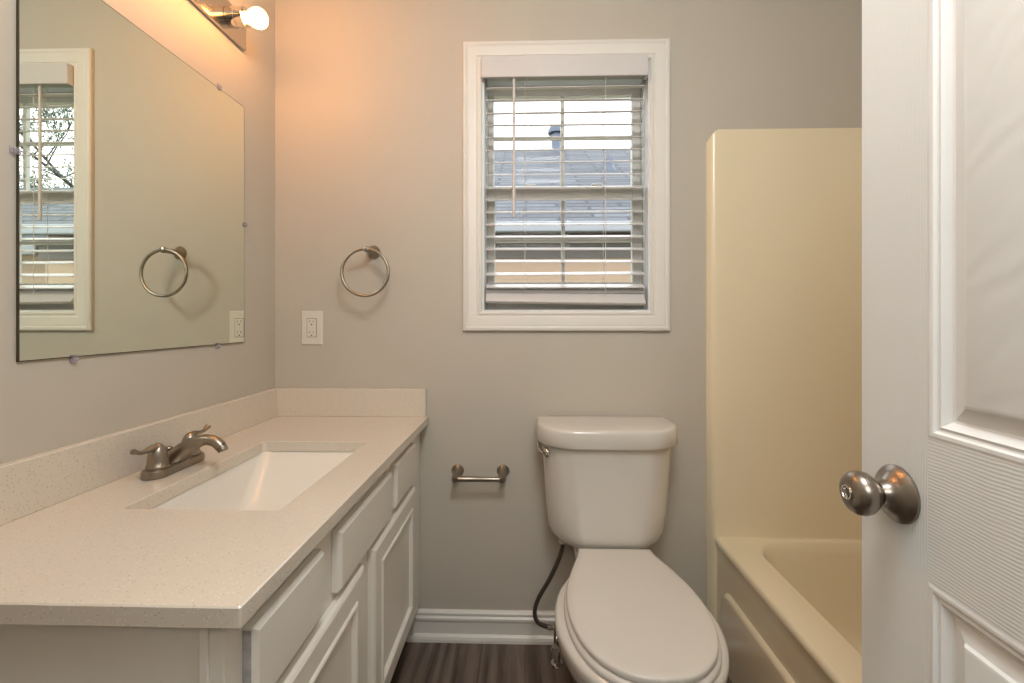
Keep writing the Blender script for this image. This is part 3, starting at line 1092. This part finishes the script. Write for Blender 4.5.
b = bmesh.new()
inn = (0.070, 0.0, 0.06, 0.0)
loft(b, [rl(0.007, 0.010, 0.0005), rl(0.007, 0.010, 0.335), rl(0.006, 0.010, 0.362), rl(0.002, 0.010, 0.372), rl(0.0, 0.010, 0.379), rl(0.001, 0.010, 0.387), rl(0.006, 0.010, 0.3945), rl(0.013, 0.012, 0.396),
         rl(0.030, 0.13, 0.396, inn), rl(0.036, 0.132, 0.3945, inn), rl(0.043, 0.134, 0.388, inn), rl(0.050, 0.135, 0.350, inn), rl(0.062, 0.137, 0.26, inn), rl(0.080, 0.14, 0.13, inn), rl(0.10, 0.13, 0.085, inn), rl(0.14, 0.11, 0.066, inn), rl(0.22, 0.06, 0.060, inn)])
tp('tub_body', b, M['tub'], ref=tub, smooth=50)
b = bmesh.new()                                         # raised lower field of the apron with a rounded end
pts = []
yA, yB, zt, r = -0.085, -1.44, 0.256, 0.055
for k in range(9):
    a = math.radians(90 * k / 8)
    pts.append((yA - r + r * math.cos(a), zt - r + r * math.sin(a)))
for k in range(9):
    a = math.radians(90 + 90 * k / 8)
    pts.append((yB + r + r * math.cos(a), zt - r + r * math.sin(a)))
pts += [(yB, 0.0), (yA, 0.0)]


def shr(g):
    c = ((yA + yB) / 2, 0.0)
    return [(c[0] + (y - c[0]) * (1 - g / abs(yA - c[0])), z * (1 - g / zt) if z > 0 else 0.0005) for y, z in pts]


loft(b, [[Vector((TBX0 + 0.0075, y, z)) for y, z in shr(0)], [Vector((TBX0 + 0.001, y, z)) for y, z in shr(0.002)],
         [Vector((TBX0 - 0.0055, y, z)) for y, z in shr(0.007)], [Vector((TBX0 - 0.007, y, z)) for y, z in shr(0.015)]], cap0=False)
tp('apron_panel', b, M['tub'], ref=tub, smooth=50)
b = bmesh.new()                                         # strip where the apron returns to the wall
loft(b, [[Vector((x, y, z)) for x, y in ((TBX0 + 0.02, -0.001), (0.656, -0.001), (0.658, -0.006), (0.665, -0.018), (0.671, -0.026), (TBX0 + 0.0072, -0.031), (TBX0 + 0.02, -0.031))] for z in (0.0005, 0.391)])
tp('apron_return', b, M['tub'], ref=tub, smooth=50)


def panel(name, P):
    """surround sheet: outer flange, rounded shoulder, flat field; P maps (across, up, out)"""
    b = bmesh.new()
    w = P['w']
    rows = []
    for ins, d, topd in ((0.0, 0.001, 0.028), (0.002, 0.006, 0.026), (0.009, 0.018, 0.014), (0.014, 0.0255, 0.005), (0.021, 0.0285, 0.001), (0.030, 0.029, 0.0), (0.05, 0.029, 0.006)):
        a0, a1, z0, z1 = ins, w, 0.391, 1.846 - topd
        if ins >= 0.03:
            z1 = 1.846 - (0.001 if ins < 0.04 else 0.006)
        rows.append([P['f'](a0, z0, d), P['f'](a1, z0, d), P['f'](a1, z1, d), P['f'](a0 + 0.010, z1, d), P['f'](a0, z1 - 0.010, d)])
    loft(b, rows)
    return tp(name, b, M['tub'], ref=tub, smooth=40)


panel('end_surround_panel', dict(w=0.80, f=lambda a, z, d: Vector((0.654 + a, -d, z))))
panel('end_surround_panel', dict(w=0.76, f=lambda a, z, d: Vector((0.692 + a, -1.5215 + d, z))))
b = bmesh.new()
box(b, 1.4505, 1.479, -1.490, -0.030, 0.376, 1.851, 0.004, 2)
tp('long_surround_panel', b, M['tub'], ref=tub)

# ------------------------------------------------------------------ open door
DW, DT, DH = 0.610, 0.035, 2.030
# local frame: hinge line at the origin, the leaf runs along +Y, its room face is at x = 0
door = None
b = bmesh.new()
ST, ML = 0.101, 0.114
pw = (DW - 2 * ST - ML) / 2
cols = [(ST, ST + pw), (ST + pw + ML, DW - ST)]
rows_ = [(0.235, 0.896), (1.049, 1.630), (1.745, 1.915)]
z_lo = 0.010
box(b, 0, DT, 0, ST, z_lo, DH, 0, mi=0)
box(b, 0, DT, DW - ST, DW, z_lo, DH, 0, mi=0)
for z0, z1 in rows_:
    box(b, 0, DT, ST + pw, ST + pw + ML, z0, z1, 0, mi=0)
for z0, z1 in ((z_lo, 0.235), (0.896, 1.049), (1.630, 1.745), (1.915, DH)):
    box(b, 0, DT, ST, DW - ST, z0, z1, 0, mi=1)
door = finish('door_1', b, [M['door_v'], M['door_h']], None)
door['kind'] = 'structure'
ang = math.radians(1.85)
door.location = (0.409, -1.7055, 0.0)
door.rotation_euler = (0, 0, -ang)
for y0, y1 in cols:
    for z0, z1 in rows_:
        b = bmesh.new()
        st = [(0, 0.0), (0.003, 0.0006), (0.0065, 0.0002), (0.0085, -0.0022), (0.0105, -0.0028), (0.0135, -0.0018), (0.0165, -0.0048), (0.020, -0.0082), (0.0225, -0.0088),
              (0.0375, -0.0046), (0.040, -0.0018), (0.043, -0.0012)]
        nested(b, y0, y1, z0, z1, st, lambda u, v, h: Vector((-h, u, v)), cap_mi=1)
        nested(b, y0, y1, z0, z1, st, lambda u, v, h: Vector((DT + h, u, v)), cap_mi=1)
        finish('panel', b, [M['door_bead'], M['door_p']], door, smooth=12)
# knob on the room side and its twin on the other face
KY, KZ = DW - 0.060, 0.974


def knob(sx, priv):
    ax = axis_mat((0 if sx < 0 else DT, KY, KZ), (sx, 0, 0))
    b = bmesh.new()
    lathe(b, [(0.0322, 0.0003), (0.0322, 0.003), (0.0302, 0.0055), (0.025, 0.0085), (0.0192, 0.012), (0.0150, 0.0165), (0.0135, 0.021), (0.0130, 0.0225)], ax, 40)
    ro = finish('door_knob', b, M['nickel_dark'], door, smooth=35)
    ro['label'] = 'brushed nickel door knob on its round plate'
    b = bmesh.new()
    lathe(b, [(0.0105, 0.0225), (0.0105, 0.0245), (0.0145, 0.0262), (0.0195, 0.0300), (0.0235, 0.0355), (0.0250, 0.0415), (0.0242, 0.0470), (0.0208, 0.0520), (0.0155, 0.0550), (0.0105, 0.0558)], ax, 40)
    finish('knob_head', b, M['nickel_dark'], ro, smooth=40)
    if priv:
        b = bmesh.new()
        lathe(b, [(0.0088, 0.0552), (0.0088, 0.0572), (0.0070, 0.0576), (0.0062, 0.0560)], ax, 24)
        finish('lock_rim', b, M['chrome'], ro, smooth=30)
        b = bmesh.new()
        box(b, sx * 0.0592, sx * 0.0555, KY - 0.0016, KY + 0.0016, KZ - 0.0052, KZ + 0.0052, 0.0005, 1)
        finish('thumb_turn', b, M['chrome'], ro)


knob(-1, True)
knob(1, False)
b = bmesh.new()
box(b, 0.006, 0.029, DW - 0.0005, DW + 0.001, KZ - 0.028, KZ + 0.028)
finish('latch_plate', b, M['nickel'], door)

# door casing on the room side of the doorway
b = bmesh.new()
box(b, DX0 - 0.058, DX0 - 0.004, YF, YF + 0.014, 0.0, DZ + 0.055, 0.003, 2)
box(b, DX1 + 0.004, DX1 + 0.058, YF, YF + 0.014, 0.0, DZ + 0.055, 0.003, 2)
box(b, DX0 - 0.004, DX1 + 0.004, YF, YF + 0.014, DZ + 0.004, DZ + 0.055, 0.003, 2)
struct('trim_1', b, M['trim'])

# ------------------------------------------------------------------ outside: the house next door, trees, lawn
GZ = -0.45
b = bmesh.new()
box(b, -40, 60, 0.3, 60, GZ - 0.2, GZ)
g = finish('ground', b, M['ground']); g['kind'] = 'structure'

hs = empty('neighbor_house', (0, 7.0, GZ))
tag(hs, 'grey-shingled house with peach siding seen outside through the window', 'house')


def hp_(name, bm, m, parent=None, smooth=None):
    bmesh.ops.translate(bm, verts=bm.verts, vec=-Vector(hs.location))
    return finish(name, bm, m, parent or hs, smooth)


def gable(name, x0, x1, ye, ze, yr, zr, yb, th=0.12):
    """roof of two slopes: front eave (ye, ze), ridge (yr, zr), rear eave yb; made in its own slope for the shingle rows"""
    b = bmesh.new()
    zb = ze + 0.0
    sec = [(ye, ze), (yr, zr), (yb, zb), (yb, zb - th), (yr, zr - th), (ye, ze - th)]
    loft(b, [[Vector((x, y, z)) for y, z in sec] for x in (x0, x1)], cap0=False, cap1=False)
    for x, rev in ((x0, 0), (x1, 1)):
        for q in ((0, 1, 4, 5), (1, 2, 3, 4)):
            b.faces.new([b.verts.new((x, sec[i][0], sec[i][1])) for i in q])
    return hp_(name, b, M['shingle'])


gable('roof', -12, 5.2, 4.30, 2.42, 9.30, 5.17, 14.3)
gable('wing_roof', 5.2, 17.0, 4.9, 2.24, 7.6, 3.86, 10.6)
b = bmesh.new()
box(b, -11.7, 5.0, 4.75, 13.8, GZ, 2.40); box(b, 5.0, 16.7, 5.3, 10.2, GZ, 2.2)
loft(b, [[Vector((x, 4.75, 2.40)), Vector((x, 13.8, 2.40)), Vector((x, 9.3, 4.86))] for x in (-11.7, 5.0)])
loft(b, [[Vector((x, 5.3, 2.2)), Vector((x, 10.2, 2.2)), Vector((x, 7.6, 3.45))] for x in (5.0, 16.7)])
hp_('siding', b, M['siding'])
b = bmesh.new()
box(b, -12, 5.2, 4.19, 4.31, 2.27, 2.405, 0.02, 2)
hp_('gutter', b, M['fascia'])
b = bmesh.new()
box(b, 5.2, 17, 4.80, 4.91, 2.09, 2.225, 0.02, 2)
hp_('gutter', b, M['fascia'])
b = bmesh.new()
box(b, -11.9, 5.1, 4.31, 4.75, 2.20, 2.23); box(b, -11.75, 5.05, 4.70, 4.749, 2.0, 2.20)
hp_('soffit', b, M['frieze'])


def vent(x, y, z0, r, h, cap):
    b = bmesh.new()
    pr = [(r * 1.7, -0.25), (r * 1.6, -0.02), (r * 1.05, 0.05), (r, 0.08), (r, h)]
    if cap:
        pr += [(r, h + 0.02), (r * 1.7, h + 0.03), (r * 1.75, h + 0.10), (r * 1.3, h + 0.19), (r * 0.4, h + 0.22)]
    lathe(b, pr, Matrix.Translation((x, y, z0)), 20)
    return hp_('roof_vent', b, M['pipe'], smooth=40)


vent(0.72, 9.05, 5.03, 0.115, 0.36, True)
vent(1.60, 7.2, 4.00, 0.085, 0.20, False)


def tree(name, loc, h, spread, seed, label, leaf_mat, leaves, lsize, cat='tree', group=None):
    rnd = random.Random(seed)
    root = empty(name, loc)
    tag(root, label, cat, group)
    b = bmesh.new()
    tips = []

    def grow(p, d, length, r, depth):
        pts, rad = [p], [r]
        q = p.copy()
        dd = d.copy()
        n = 4
        for i in range(n):
            dd = (dd + Vector((rnd.uniform(-1, 1), rnd.uniform(-1, 1), rnd.uniform(-0.5, 0.8))) * 0.16).normalized()
            q = q + dd * (length / n)
            pts.append(q.copy())
            rad.append(r * (1 - 0.55 * (i + 1) / n))
        tube(b, pts, rad, 8 if depth < 2 else 5)
        if depth >= 2:
            tips.extend(pts[1:])
        if depth < 4:
            k = (7, 5, 4, 3)[depth]
            for i in range(k):
                f = 0.35 + 0.65 * (i + rnd.random()) / k
                j = min(n - 1, int(f * n))
                base = pts[j].lerp(pts[j + 1], f * n - j)
                a = rnd.uniform(0, 2 * PI)
                side = Vector((math.cos(a), math.sin(a), rnd.uniform(-0.05, 0.75)))
                nd = (dd * 0.5 + side * spread).normalized()
                grow(base, nd, length * rnd.uniform(0.42, 0.62), r * 0.42, depth + 1)

    grow(Vector((0, 0, -0.02)), Vector((0, 0, 1)), h * 0.62, h * 0.015, 0)
    finish('trunk', b, M['bark'], root, smooth=60)
    b = bmesh.new()
    for i in range(leaves):
        c = rnd.choice(tips) + Vector((rnd.gauss(0, 1), rnd.gauss(0, 1), rnd.gauss(0, 1))) * (lsize * 1.7)
        rot = Euler((rnd.uniform(0, 6.3), rnd.uniform(0, 6.3), rnd.uniform(0, 6.3))).to_matrix()
        s = lsize * rnd.uniform(0.6, 1.2)
        vv = [b.verts.new(c + rot @ Vector(v)) for v in ((-s, 0, 0), (0, -s * 0.32, s * 0.1), (s, 0, 0), (0, s * 0.32, -s * 0.1))]
        b.faces.new(vv)
    finish('foliage', b, leaf_mat, root)
    return root


tree('leafy_tree', (13.6, 14.2, GZ), 10.5, 0.9, 5, 'tall spreading tree seen in the mirror beyond the grey roof', M['leaf'], 12000, 0.062)
